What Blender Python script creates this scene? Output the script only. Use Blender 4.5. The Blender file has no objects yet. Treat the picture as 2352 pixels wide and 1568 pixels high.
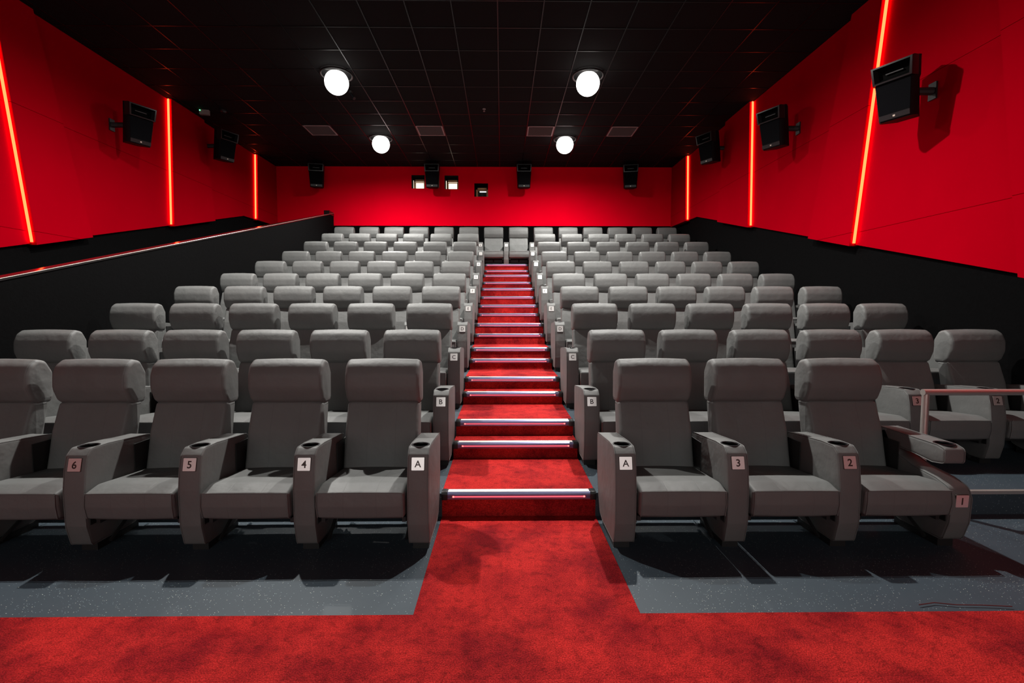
import bpy, bmesh, math, random
from mathutils import Vector, Matrix
random.seed(7)
SC = bpy.context.scene
COL = SC.collection
PI = math.pi

# ------------------------------------------------------------------ materials
def new_mat(name):
    m = bpy.data.materials.new(name); m.use_nodes = True
    nt = m.node_tree; nt.nodes.clear()
    out = nt.nodes.new('ShaderNodeOutputMaterial')
    b = nt.nodes.new('ShaderNodeBsdfPrincipled')
    nt.links.new(b.outputs[0], out.inputs[0])
    return m, nt, b, out

def N(nt, t, **kw):
    n = nt.nodes.new(t)
    for k, v in kw.items():
        if k.startswith('i_'):
            key = k[2:]
            n.inputs[int(key) if key.isdigit() else key].default_value = v
        else:
            setattr(n, k, v)
    return n

def simple(name, col, rough=.5, metal=0., spec=.5, noise=0., nscale=40., bump=0.):
    m, nt, b, out = new_mat(name)
    b.inputs['Base Color'].default_value = (*col, 1)
    b.inputs['Roughness'].default_value = rough
    b.inputs['Metallic'].default_value = metal
    b.inputs['Specular IOR Level'].default_value = spec
    if noise or bump:
        tc = N(nt, 'ShaderNodeTexCoord')
        nz = N(nt, 'ShaderNodeTexNoise'); nz.inputs['Scale'].default_value = nscale
        nz.inputs['Detail'].default_value = 4
        nt.links.new(tc.outputs['Object'], nz.inputs['Vector'])
        if noise:
            mx = N(nt, 'ShaderNodeMixRGB'); mx.blend_type = 'MIX'
            mx.inputs[1].default_value = (*[c*(1-noise) for c in col], 1)
            mx.inputs[2].default_value = (*[min(1, c*(1+noise)) for c in col], 1)
            nt.links.new(nz.outputs['Fac'], mx.inputs[0])
            nt.links.new(mx.outputs[0], b.inputs['Base Color'])
        if bump:
            bp = N(nt, 'ShaderNodeBump'); bp.inputs['Strength'].default_value = bump
            bp.inputs['Distance'].default_value = .01
            nt.links.new(nz.outputs['Fac'], bp.inputs['Height'])
            nt.links.new(bp.outputs[0], b.inputs['Normal'])
    return m

def emit(name, col, strength):
    m = bpy.data.materials.new(name); m.use_nodes = True
    nt = m.node_tree; nt.nodes.clear()
    out = nt.nodes.new('ShaderNodeOutputMaterial'); e = nt.nodes.new('ShaderNodeEmission')
    e.inputs[0].default_value = (*col, 1); e.inputs[1].default_value = strength
    nt.links.new(e.outputs[0], out.inputs[0])
    return m

def leather(name, seam_x):
    """grey artificial leather with fine grain, soft creases and two stitched seams at |x| = seam_x"""
    m, nt, b, out = new_mat(name)
    tc = N(nt, 'ShaderNodeTexCoord')
    geo = N(nt, 'ShaderNodeObjectInfo')
    nz = N(nt, 'ShaderNodeTexNoise'); nz.inputs['Scale'].default_value = 260; nz.inputs['Detail'].default_value = 2
    n2 = N(nt, 'ShaderNodeTexNoise'); n2.inputs['Scale'].default_value = 7; n2.inputs['Detail'].default_value = 3
    add = N(nt, 'ShaderNodeVectorMath', operation='ADD')
    nt.links.new(tc.outputs['Object'], add.inputs[0])
    rnd = N(nt, 'ShaderNodeVectorMath', operation='SCALE'); rnd.inputs['Scale'].default_value = 9.
    cmb = N(nt, 'ShaderNodeCombineXYZ')
    nt.links.new(geo.outputs['Random'], cmb.inputs[0]); nt.links.new(geo.outputs['Random'], cmb.inputs[1])
    nt.links.new(cmb.outputs[0], rnd.inputs[0]); nt.links.new(rnd.outputs[0], add.inputs[1])
    nt.links.new(add.outputs[0], nz.inputs['Vector']); nt.links.new(add.outputs[0], n2.inputs['Vector'])
    base = N(nt, 'ShaderNodeMixRGB')
    base.inputs[1].default_value = (.112, .115, .113, 1); base.inputs[2].default_value = (.138, .141, .137, 1)
    nt.links.new(n2.outputs['Fac'], base.inputs[0])
    col = base.outputs[0]; h = None
    if seam_x:
        sep = N(nt, 'ShaderNodeSeparateXYZ'); nt.links.new(tc.outputs['Object'], sep.inputs[0])
        a1 = N(nt, 'ShaderNodeMath', operation='ABSOLUTE'); nt.links.new(sep.outputs[0], a1.inputs[0])
        s1 = N(nt, 'ShaderNodeMath', operation='SUBTRACT'); s1.inputs[1].default_value = seam_x; nt.links.new(a1.outputs[0], s1.inputs[0])
        a2 = N(nt, 'ShaderNodeMath', operation='ABSOLUTE'); nt.links.new(s1.outputs[0], a2.inputs[0])
        mr = N(nt, 'ShaderNodeMapRange'); mr.inputs['From Min'].default_value = .0005; mr.inputs['From Max'].default_value = .0028
        mr.inputs['To Min'].default_value = 1; mr.inputs['To Max'].default_value = 0
        nt.links.new(a2.outputs[0], mr.inputs['Value'])
        mx = N(nt, 'ShaderNodeMixRGB'); mx.inputs[2].default_value = (.06, .06, .06, 1)
        ml = N(nt, 'ShaderNodeMath', operation='MULTIPLY'); ml.inputs[1].default_value = .22
        nt.links.new(mr.outputs[0], ml.inputs[0]); nt.links.new(ml.outputs[0], mx.inputs[0])
        nt.links.new(col, mx.inputs[1]); col = mx.outputs[0]; h = mr.outputs[0]
    nt.links.new(col, b.inputs['Base Color'])
    b.inputs['Roughness'].default_value = .60
    b.inputs['Specular IOR Level'].default_value = .48
    b1 = N(nt, 'ShaderNodeBump'); b1.inputs['Strength'].default_value = .08; b1.inputs['Distance'].default_value = .002
    b2 = N(nt, 'ShaderNodeBump'); b2.inputs['Strength'].default_value = .5; b2.inputs['Distance'].default_value = .02
    nt.links.new(nz.outputs['Fac'], b1.inputs['Height']); nt.links.new(n2.outputs['Fac'], b2.inputs['Height'])
    nt.links.new(b1.outputs[0], b2.inputs['Normal']); last = b2
    if h:
        b3 = N(nt, 'ShaderNodeBump'); b3.invert = True; b3.inputs['Strength'].default_value = .2; b3.inputs['Distance'].default_value = .004
        nt.links.new(h, b3.inputs['Height']); nt.links.new(last.outputs[0], b3.inputs['Normal']); last = b3
    nt.links.new(last.outputs[0], b.inputs['Normal'])
    return m

def red_fabric(name, seams=True, r=.38):
    m, nt, b, out = new_mat(name)
    tc = N(nt, 'ShaderNodeTexCoord')
    col = (r, .0, .009*r/.5)
    nz = N(nt, 'ShaderNodeTexNoise'); nz.inputs['Scale'].default_value = 1.3; nz.inputs['Detail'].default_value = 3
    nt.links.new(tc.outputs['Object'], nz.inputs['Vector'])
    mx = N(nt, 'ShaderNodeMixRGB'); mx.inputs[1].default_value = (*[c*.92 for c in col], 1); mx.inputs[2].default_value = (*[c*1.08 for c in col], 1)
    nt.links.new(nz.outputs['Fac'], mx.inputs[0]); c = mx.outputs[0]
    if seams:
        sep = N(nt, 'ShaderNodeSeparateXYZ'); nt.links.new(tc.outputs['Object'], sep.inputs[0])
        for z in (2.74, 4.47):
            s1 = N(nt, 'ShaderNodeMath', operation='SUBTRACT'); s1.inputs[1].default_value = z; nt.links.new(sep.outputs[2], s1.inputs[0])
            a2 = N(nt, 'ShaderNodeMath', operation='ABSOLUTE'); nt.links.new(s1.outputs[0], a2.inputs[0])
            lt = N(nt, 'ShaderNodeMath', operation='LESS_THAN'); lt.inputs[1].default_value = .0035; nt.links.new(a2.outputs[0], lt.inputs[0])
            m2 = N(nt, 'ShaderNodeMixRGB'); m2.inputs[2].default_value = (.12, 0, .001, 1)
            nt.links.new(lt.outputs[0], m2.inputs[0]); nt.links.new(c, m2.inputs[1]); c = m2.outputs[0]
    nt.links.new(c, b.inputs['Base Color'])
    b.inputs['Roughness'].default_value = 1.; b.inputs['Specular IOR Level'].default_value = 0.
    return m

def carpet_mat():
    m, nt, b, out = new_mat('red_carpet')
    tc = N(nt, 'ShaderNodeTexCoord')
    n1 = N(nt, 'ShaderNodeTexNoise'); n1.inputs['Scale'].default_value = 2.6; n1.inputs['Detail'].default_value = 6; n1.inputs['Roughness'].default_value = .62
    n2 = N(nt, 'ShaderNodeTexNoise'); n2.inputs['Scale'].default_value = 160; n2.inputs['Detail'].default_value = 3
    vo = N(nt, 'ShaderNodeTexVoronoi'); vo.inputs['Scale'].default_value = 130
    n3 = N(nt, 'ShaderNodeTexNoise'); n3.inputs['Scale'].default_value = 22; n3.inputs['Detail'].default_value = 5
    br = N(nt, 'ShaderNodeTexBrick'); br.offset = .5; br.inputs['Scale'].default_value = 1.; br.inputs['Mortar Size'].default_value = .0014
    br.inputs['Brick Width'].default_value = .5; br.inputs['Row Height'].default_value = .5
    br.inputs['Color1'].default_value = (1, 1, 1, 1); br.inputs['Color2'].default_value = (.84, .84, .84, 1); br.inputs['Mortar'].default_value = (.6, .6, .6, 1)
    for n in (n1, n2, vo, n3, br): nt.links.new(tc.outputs['Object'], n.inputs['Vector'])
    r1 = N(nt, 'ShaderNodeValToRGB')
    r1.color_ramp.elements[0].position = .36; r1.color_ramp.elements[0].color = (.23, .006, .010, 1)
    r1.color_ramp.elements[1].position = .60; r1.color_ramp.elements[1].color = (.51, .020, .018, 1)
    nt.links.new(n1.outputs['Fac'], r1.inputs[0])
    mul = N(nt, 'ShaderNodeMixRGB'); mul.blend_type = 'MULTIPLY'; mul.inputs[0].default_value = .75
    nt.links.new(r1.outputs[0], mul.inputs[1]); nt.links.new(br.outputs[0], mul.inputs[2])
    r2 = N(nt, 'ShaderNodeValToRGB')
    r2.color_ramp.elements[0].position = .38; r2.color_ramp.elements[0].color = (.45, .45, .45, 1)
    r2.color_ramp.elements[1].position = .62; r2.color_ramp.elements[1].color = (1.2, 1.2, 1.2, 1)
    nt.links.new(n2.outputs['Fac'], r2.inputs[0])
    m3 = N(nt, 'ShaderNodeMixRGB'); m3.blend_type = 'MULTIPLY'; m3.inputs[0].default_value = .8
    nt.links.new(mul.outputs[0], m3.inputs[1]); nt.links.new(r2.outputs[0], m3.inputs[2])
    r3 = N(nt, 'ShaderNodeValToRGB')
    r3.color_ramp.elements[0].position = .34; r3.color_ramp.elements[0].color = (.55, .55, .55, 1)
    r3.color_ramp.elements[1].position = .48; r3.color_ramp.elements[1].color = (1, 1, 1, 1)
    nt.links.new(n3.outputs['Fac'], r3.inputs[0])
    m4 = N(nt, 'ShaderNodeMixRGB'); m4.blend_type = 'MULTIPLY'; m4.inputs[0].default_value = .6
    nt.links.new(m3.outputs[0], m4.inputs[1]); nt.links.new(r3.outputs[0], m4.inputs[2])
    nt.links.new(m4.outputs[0], b.inputs['Base Color'])
    b.inputs['Roughness'].default_value = .95; b.inputs['Specular IOR Level'].default_value = .1
    bp = N(nt, 'ShaderNodeBump'); bp.inputs['Strength'].default_value = .7; bp.inputs['Distance'].default_value = .004
    nt.links.new(vo.outputs['Distance'], bp.inputs['Height']); nt.links.new(bp.outputs[0], b.inputs['Normal'])
    return m

def vinyl_mat():
    m, nt, b, out = new_mat('speckled_vinyl')
    tc = N(nt, 'ShaderNodeTexCoord')
    n1 = N(nt, 'ShaderNodeTexNoise'); n1.inputs['Scale'].default_value = 3; n1.inputs['Detail'].default_value = 4
    nt.links.new(tc.outputs['Object'], n1.inputs['Vector'])
    base = N(nt, 'ShaderNodeMixRGB'); base.inputs[1].default_value = (.032, .047, .061, 1); base.inputs[2].default_value = (.046, .064, .080, 1)
    nt.links.new(n1.outputs['Fac'], base.inputs[0]); c = base.outputs[0]
    n5 = N(nt, 'ShaderNodeTexNoise'); n5.inputs['Scale'].default_value = 1.9; n5.inputs['Detail'].default_value = 2
    nt.links.new(tc.outputs['Object'], n5.inputs['Vector'])
    mrp = N(nt, 'ShaderNodeMapRange'); mrp.inputs['From Min'].default_value = .35; mrp.inputs['From Max'].default_value = .7
    mrp.inputs['To Min'].default_value = .05; mrp.inputs['To Max'].default_value = .42
    nt.links.new(n5.outputs['Fac'], mrp.inputs['Value'])
    for sc, rad, colr in ((70, .145, (.55, .58, .50, 1)), (105, .16, (.42, .55, .58, 1))):
        vo = N(nt, 'ShaderNodeTexVoronoi'); vo.inputs['Scale'].default_value = sc
        nt.links.new(tc.outputs['Object'], vo.inputs['Vector'])
        lt = N(nt, 'ShaderNodeMath', operation='LESS_THAN'); lt.inputs[1].default_value = rad
        nt.links.new(vo.outputs['Distance'], lt.inputs[0])
        sep = N(nt, 'ShaderNodeSeparateColor'); nt.links.new(vo.outputs['Color'], sep.inputs[0])
        l2 = N(nt, 'ShaderNodeMath', operation='LESS_THAN'); nt.links.new(sep.outputs[0], l2.inputs[0]); nt.links.new(mrp.outputs[0], l2.inputs[1])
        mu = N(nt, 'ShaderNodeMath', operation='MULTIPLY'); nt.links.new(lt.outputs[0], mu.inputs[0]); nt.links.new(l2.outputs[0], mu.inputs[1])
        mx = N(nt, 'ShaderNodeMixRGB'); mx.inputs[2].default_value = colr
        nt.links.new(mu.outputs[0], mx.inputs[0]); nt.links.new(c, mx.inputs[1]); c = mx.outputs[0]
    nt.links.new(c, b.inputs['Base Color'])
    b.inputs['Roughness'].default_value = .5; b.inputs['Specular IOR Level'].default_value = .35
    return m

M = {}
M['leather'] = leather('grey_leather', 0)
M['leather_back'] = leather('grey_leather_backrest', .105)
M['leather_head'] = leather('grey_leather_headrest', .262)
M['red'] = red_fabric('red_wall_fabric')
M['red_rear_lit'] = red_fabric('red_fabric_rear_lit', False, .74)  # same fabric as the side walls, colour raised in place of lamp light
M['carpet'] = carpet_mat()
M['vinyl'] = vinyl_mat()
M['black_wall'] = simple('black_flocked_wall', (.002, .002, .0022), .95, spec=.05, noise=.4, nscale=30, bump=.2)
M['ceiling'] = simple('black_ceiling_tile', (.004, .004, .0045), .9, spec=.15)
M['tbar'] = simple('black_ceiling_bar', (.004, .004, .004), .30, metal=.0, spec=.28)
M['black_plastic'] = simple('black_plastic', (.012, .012, .013), .38)
M['black_gloss'] = simple('glossy_black_board', (.010, .008, .008), .12, spec=.8)
M['black_metal'] = simple('black_metal', (.012, .012, .012), .5)
M['speaker_body'] = simple('speaker_cabinet', (.004, .004, .0045), .6, spec=.15)
M['speaker_horn'] = simple('speaker_horn', (.008, .008, .009), .32, spec=.4)
M['speaker_grille'] = simple('speaker_grille', (.004, .004, .005), .9, spec=.05, noise=.5, nscale=300)
M['cup_ring'] = simple('cup_holder_plastic', (.008, .008, .01), .42, spec=.35)
M['hollow_shade'] = simple('hollow_shade_black', (.002, .002, .002), .8, spec=.05)  # shade inside cup holes and speaker horns, put into a near-black colour
M['steel'] = simple('brushed_steel', (.66, .60, .56), .34, metal=.72, bump=.05, nscale=200)
M['nosing'] = simple('anodised_nosing', (.26, .26, .44), .30, metal=.85)
M['nosing_glare'] = simple('nosing_top_glare', (.86, .85, .78), .45, spec=.5)  # glare of the downlights on the metal top, painted as off-white
M['led_red'] = emit('red_led_line', (1., .07, .08), 4.)
M['led_dot'] = emit('red_led_dot', (1., .05, .04), 14.)
M['plate'] = simple('white_number_plate', (.92, .90, .88), .36, metal=.7, spec=.6)
M['ink'] = simple('dark_lettering', (.035, .018, .014), .5)
M['strip'] = emit('orange_led_strip', (1., .062, .018), 9.)
M['lamp'] = emit('lamp_glow', (1., .97, .92), 3.)
M['lamp_ring'] = simple('lamp_housing', (.02, .02, .02), .4)
M['vent'] = simple('vent_grille', (.30, .22, .22), .5)
M['vent_dark'] = simple('vent_dark', (.012, .01, .01), .7)
M['wood'] = simple('window_wood', (.42, .22, .09), .5, noise=.3, nscale=20)  # wood colour lightened to stand in for golden light from the booth
M['booth'] = emit('lit_booth_window', (1., .86, .66), 1.7)
M['booth_dim'] = simple('dark_glass', (.02, .025, .025), .08, spec=.9)
M['pane_glint'] = emit('painted_pane_glint', (.92, .97, 1.), 1.3)  # painted reflection on the dark pane, not a lamp
M['screen'] = emit('lit_cinema_screen', (1., .98, .95), 2.0)
M['badge'] = simple('badge_metal', (.7, .6, .5), .35, metal=.4)
M['white_plastic'] = simple('off_white_plastic', (.22, .18, .17), .5)
M['green'] = emit('green_led', (.1, 1., .3), 6.)
M['cable'] = simple('brown_thread', (.12, .01, .01), .8)

def globe(name, col, strength):
    m = bpy.data.materials.new(name); m.use_nodes = True
    nt = m.node_tree; nt.nodes.clear()
    out = nt.nodes.new('ShaderNodeOutputMaterial'); e = nt.nodes.new('ShaderNodeEmission'); t = nt.nodes.new('ShaderNodeBsdfTransparent'); a = nt.nodes.new('ShaderNodeAddShader')
    e.inputs[0].default_value = (*col, 1); e.inputs[1].default_value = strength
    nt.links.new(e.outputs[0], a.inputs[0]); nt.links.new(t.outputs[0], a.inputs[1]); nt.links.new(a.outputs[0], out.inputs[0])
    return m
M['lamp'] = globe('glowing_glass_globe', (1., .97, .92), 2.)
# ------------------------------------------------------------------ helpers
def link(me, name, parent=None, mats=None, loc=(0, 0, 0)):
    o = bpy.data.objects.new(name, me); COL.objects.link(o)
    if mats:
        for m in (mats if isinstance(mats, (list, tuple)) else [mats]): me.materials.append(m)
    if parent: o.parent = parent
    o.location = loc
    return o
def to_mesh(bm, name, smooth=True, angle=35):
    bmesh.ops.recalc_face_normals(bm, faces=bm.faces)
    me = bpy.data.meshes.new(name); bm.to_mesh(me); bm.free()
    if smooth:
        me.polygons.foreach_set('use_smooth', [True]*len(me.polygons))
        me.set_sharp_from_angle(angle=math.radians(angle))
    return me
def tag(o, label=None, cat=None, group=None, kind=None):
    if label: o['label'] = label
    if cat: o['category'] = cat
    if group: o['group'] = group
    if kind: o['kind'] = kind
    return o
def empty(name, loc, rz=0):
    o = bpy.data.objects.new(name, None); COL.objects.link(o); o.location = loc; o.rotation_euler = (0, 0, rz)
    o.empty_display_size = .2
    return o
def box(bm, x0, x1, y0, y1, z0, z1, mat=0, M4=None):
    vs = [bm.verts.new(Vector((x, y, z)) if M4 is None else M4 @ Vector((x, y, z))) for x in (x0, x1) for y in (y0, y1) for z in (z0, z1)]
    for f in ((0, 1, 3, 2), (4, 6, 7, 5), (0, 4, 5, 1), (2, 3, 7, 6), (0, 2, 6, 4), (1, 5, 7, 3)):
        bm.faces.new([vs[i] for i in f]).material_index = mat
    return vs
def poly(bm, pts, mat=0):
    f = bm.faces.new([bm.verts.new(p) for p in pts]); f.material_index = mat; return f
def fillet(pts, seg=5):
    """pts: (a, b, radius); returns a smooth closed outline"""
    out = []; n = len(pts)
    for i in range(n):
        p0 = Vector(pts[i-1][:2]); p = Vector(pts[i][:2]); p1 = Vector(pts[(i+1) % n][:2]); r = pts[i][2]
        if r <= 0: out.append(p); continue
        d0 = (p0-p); d1 = (p1-p); l0, l1 = d0.length, d1.length; d0.normalize(); d1.normalize()
        ang = d0.angle(d1); t = min(r/math.tan(ang/2), l0*.48, l1*.48)
        a = p+d0*t; b = p+d1*t
        for k in range(seg+1):
            u = k/seg; out.append((1-u)**2*a+2*u*(1-u)*p+u*u*b)
    res = []
    for p in out:
        if not res or (p-res[-1]).length > 1e-4: res.append(p)
    if (res[0]-res[-1]).length < 1e-4: res.pop()
    return res
def offset(prof, d):
    n = len(prof); area = sum(prof[i].x*prof[(i+1) % n].y-prof[(i+1) % n].x*prof[i].y for i in range(n))
    s = 1 if area > 0 else -1; out = []
    for i in range(n):
        a = (prof[i]-prof[i-1]).normalized(); b = (prof[(i+1) % n]-prof[i]).normalized()
        na = Vector((a.y, -a.x))*s; nb = Vector((b.y, -b.x))*s; nn = (na+nb)
        if nn.length < 1e-6: nn = na
        nn.normalize(); out.append(prof[i]+nn*(d/max(.5, nn.dot(na))))
    return out
def soft_extrude(bm, prof, x0, x1, r, puff=0., nseg=5, nmid=6, mat=0, warp=None):
    """extrude a (y,z) outline along x with rounded rims; puff swells the middle"""
    st = []
    for k in range(nseg+1):
        a = PI/2*k/nseg; st.append((x0+r*(1-math.sin(a)) if False else x0+r*(1-math.cos(PI/2-a)) if False else x0+r*(1-math.cos(a)), -r*(1-math.sin(a))))
    mid = []
    for k in range(1, nmid): mid.append((x0+r+(x1-x0-2*r)*k/nmid, 0.))
    end = [(x0+x1-x, d) for x, d in reversed(st)]
    rings = []
    for x, d in st+mid+end:
        u = (x-x0)/(x1-x0); pf = puff*math.sin(PI*min(1, max(0, u)))
        ring = []
        for p in offset(prof, d+pf):
            v = Vector((x, p.x, p.y))
            if warp: v = warp(v)
            ring.append(bm.verts.new(v))
        rings.append(ring)
    n = len(prof)
    for a, b in zip(rings, rings[1:]):
        for i in range(n):
            bm.faces.new((a[i], a[(i+1) % n], b[(i+1) % n], b[i])).material_index = mat
    bm.faces.new(rings[0]).material_index = mat; bm.faces.new(list(reversed(rings[-1]))).material_index = mat
def tube(bm, pts, r, n=8, mat=0, closed=False):
    pts = [Vector(p) for p in pts]; rings = []
    m = len(pts)
    for i, p in enumerate(pts):
        if closed: t = (pts[(i+1) % m]-pts[i-1])
        else: t = (pts[min(i+1, m-1)]-pts[max(i-1, 0)])
        t.normalize(); up = Vector((0, 0, 1)) if abs(t.z) < .9 else Vector((1, 0, 0))
        a = t.cross(up).normalized(); b = a.cross(t)
        rings.append([bm.verts.new(p+(a*math.cos(2*PI*k/n)+b*math.sin(2*PI*k/n))*r) for k in range(n)])
    pr = list(zip(rings, rings[1:]))
    if closed: pr.append((rings[-1], rings[0]))
    for a, b in pr:
        for k in range(n): bm.faces.new((a[k], a[(k+1) % n], b[(k+1) % n], b[k])).material_index = mat
    if not closed:
        bm.faces.new(rings[0]).material_index = mat; bm.faces.new(list(reversed(rings[-1]))).material_index = mat
def lathe(bm, prof, c, n=24, mat=0, cap=False, mats=None):
    rings = []
    for r, z in prof: rings.append([bm.verts.new((c[0]+r*math.cos(2*PI*k/n), c[1]+r*math.sin(2*PI*k/n), c[2]+z)) for k in range(n)])
    for j, (a, b) in enumerate(zip(rings, rings[1:])):
        for k in range(n): bm.faces.new((a[k], a[(k+1) % n], b[(k+1) % n], b[k])).material_index = (mats[j] if mats else mat)
    if cap:
        bm.faces.new(rings[-1]).material_index = mat; bm.faces.new(rings[0]).material_index = mat

# ------------------------------------------------------------------ layout numbers (metres)
XL, XR, YB, YF = -6.86, 5.24, 15.1, -7.6
ZC = 5.95
XA = .1301          # centre of the aisle
HX = .6681          # aisle centre to the centre of the first armrest
SP = .727           # seat spacing
Y0 = 3.0856         # seat origin of row A
RP = 1.20           # row pitch
YN = 3.664          # first nosing edge
ZR = [0, .1814, .4693, .7456, 1.03, 1.3639, 1.7041, 2.0878, 2.4704, 2.849]
ROWS = 'ABCDEFGHIJ'
AW = 1.176          # carpet width in the aisle

# ------------------------------------------------------------------ floor and steps
def stepped(name, mat, x0, x1, pts, thick_z=-.6):
    """pts: list of (y,z) of the walking surface from front to back"""
    bm = bmesh.new()
    for (ya, za), (yb, zb) in zip(pts, pts[1:]):
        poly(bm, [(x0, ya, za), (x1, ya, za), (x1, yb, zb), (x0, yb, zb)])
    prof = pts+[(pts[-1][0], thick_z), (pts[0][0], thick_z)]
    poly(bm, [(x0, y, z) for y, z in prof]); poly(bm, [(x1, y, z) for y, z in reversed(prof)])
    poly(bm, [(x0, pts[0][0], thick_z), (x1, pts[0][0], thick_z), (x1, pts[-1][0], thick_z), (x0, pts[-1][0], thick_z)])
    poly(bm, [(x0, pts[-1][0], thick_z), (x1, pts[-1][0], thick_z), (x1, pts[-1][0], pts[-1][1]), (x0, pts[-1][0], pts[-1][1])])
    poly(bm, [(x0, pts[0][0], thick_z), (x1, pts[0][0], thick_z), (x1, pts[0][0], pts[0][1]), (x0, pts[0][0], pts[0][1])])
    bmesh.ops.remove_doubles(bm, verts=bm.verts, dist=1e-5)
    o = link(to_mesh(bm, name, False), name, mats=mat); tag(o, kind='structure'); return o
RY = YN+.022        # riser face
pts = [(YF, 0), (RY, 0)]
for k in range(1, 10):
    y = RY+(k-1)*RP; pts.append((y, ZR[k])); pts.append((y+RP if k < 9 else YB+.1, ZR[k]))
stepped('floor', M['vinyl'], XL-.1, XR+.1, pts)
# carpet on the flat front part of the floor
bm = bmesh.new(); box(bm, XL, XR, YF, 2.45, -.004, .007)
tag(link(to_mesh(bm, 'front_carpet', False), 'front_carpet', mats=M['carpet']), kind='structure')
# carpeted aisle stairs: every row platform plus one half step in front of the next platform
SHORT = .30
c = .007
pts = [(2.45, c), (RY-c, c)]
NOS = []
for k in range(1, 10):
    y = RY+(k-1)*RP
    pts += [(y-c, ZR[k]+c)]; NOS.append((y, ZR[k]+c))
    if k < 9:
        yh = y+RP-SHORT; zh = (ZR[k]+ZR[k+1])/2
        pts += [(yh-c, ZR[k]+c), (yh-c, zh+c), (y+RP-c, zh+c)]; NOS.append((yh, zh+c))
    else: pts += [(y+1.0, ZR[k]+c)]
o = stepped('aisle_carpet', M['carpet'], XA-AW/2, XA+AW/2, pts, -.5)

# ------------------------------------------------------------------ lit step nosings
def nosing_proto():
    root = empty('step_nosing', (0, 0, 0)); w = .545
    prof = fillet([(.062, .000, 0), (.062, .005, .001), (.004, .006, .003), (-.010, -.004, .004), (-.012, -.020, .002), (-.006, -.024, 0), (-.006, -.031, 0), (-.012, -.035, .002), (-.010, -.050, .003), (-.001, -.050, 0), (-.001, .000, 0)], 3)
    bm = bmesh.new(); a = []
    for x in (-w, w): a.append([bm.verts.new((x, p.x, p.y)) for p in prof])
    n = len(prof)
    for i in range(n): bm.faces.new((a[0][i], a[0][(i+1) % n], a[1][(i+1) % n], a[1][i]))
    bm.faces.new(a[0]); bm.faces.new(list(reversed(a[1])))
    for k in range(3): box(bm, -w, w, -.0128, -.0095, -.010-.0045*k, -.0085-.0045*k)
    link(to_mesh(bm, 'nosing_profile', True, 20), 'profile', root, M['nosing'])
    bm = bmesh.new(); box(bm, -w+.004, w-.004, .004, .058, .0045, .0078)  # slab that carries the painted glare on the nosing top
    tag(link(to_mesh(bm, 'nosing_glare_mesh', False), 'top_glare', root, M['nosing_glare']), 'metal top face, lamp glare painted pale')
    bm = bmesh.new(); box(bm, -w+.045, w-.045, -.0105, -.0065, -.0287, -.0263)
    for s in (-1, 1):
        box(bm, s*(w-.045)-.006, s*(w-.045)+.006, -.0112, -.0065, -.031, -.0238, 1)
    tag(link(to_mesh(bm, 'nosing_led', False), 'light_line', root, [M['led_red'], M['led_dot']]), 'glowing red light line')
    for s in (-1, 1):
        bm = bmesh.new()
        pc = fillet([(.066, -.001, 0), (.066, .010, .004), (-.002, .010, .004), (-.017, -.006, .005), (-.017, -.052, .004), (-.001, -.052, 0), (-.001, -.001, 0)], 3)
        x0, x1 = (w, w+.046) if s > 0 else (-w-.046, -w)
        soft_extrude(bm, pc, x0, x1, .004, nseg=2, nmid=1)
        link(to_mesh(bm, 'nosing_cap'), 'end_cap', root, M['black_plastic'])
    return root
def children(o): return [c for c in COL.objects if c.parent == o]
_kids = {}
def copy_tree(o, parent=None):
    c = o.copy(); COL.objects.link(c)
    if parent: c.parent = parent
    if o.name not in _kids: _kids[o.name] = children(o)
    for ch in _kids[o.name]: copy_tree(ch, c)
    return c
ORD = ['first', 'second', 'third', 'fourth', 'fifth', 'sixth', 'seventh', 'eighth', 'ninth', 'tenth', 'eleventh', 'twelfth', 'thirteenth', 'fourteenth', 'fifteenth', 'sixteenth', 'seventeenth']
pn = nosing_proto()
for i, (y, z) in enumerate(NOS):
    o = pn if i == 0 else copy_tree(pn)
    o.location = (XA, y-c-.001, z)
    w_ = 'lowest of all' if i == 0 else 'topmost, below two middle chairs' if i == 16 else ORD[i]+' from the bottom'
    tag(o, 'red-lit metal step nosing on the aisle stairs, '+w_, 'step nosing', 'lit step nosings of the aisle')

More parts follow.
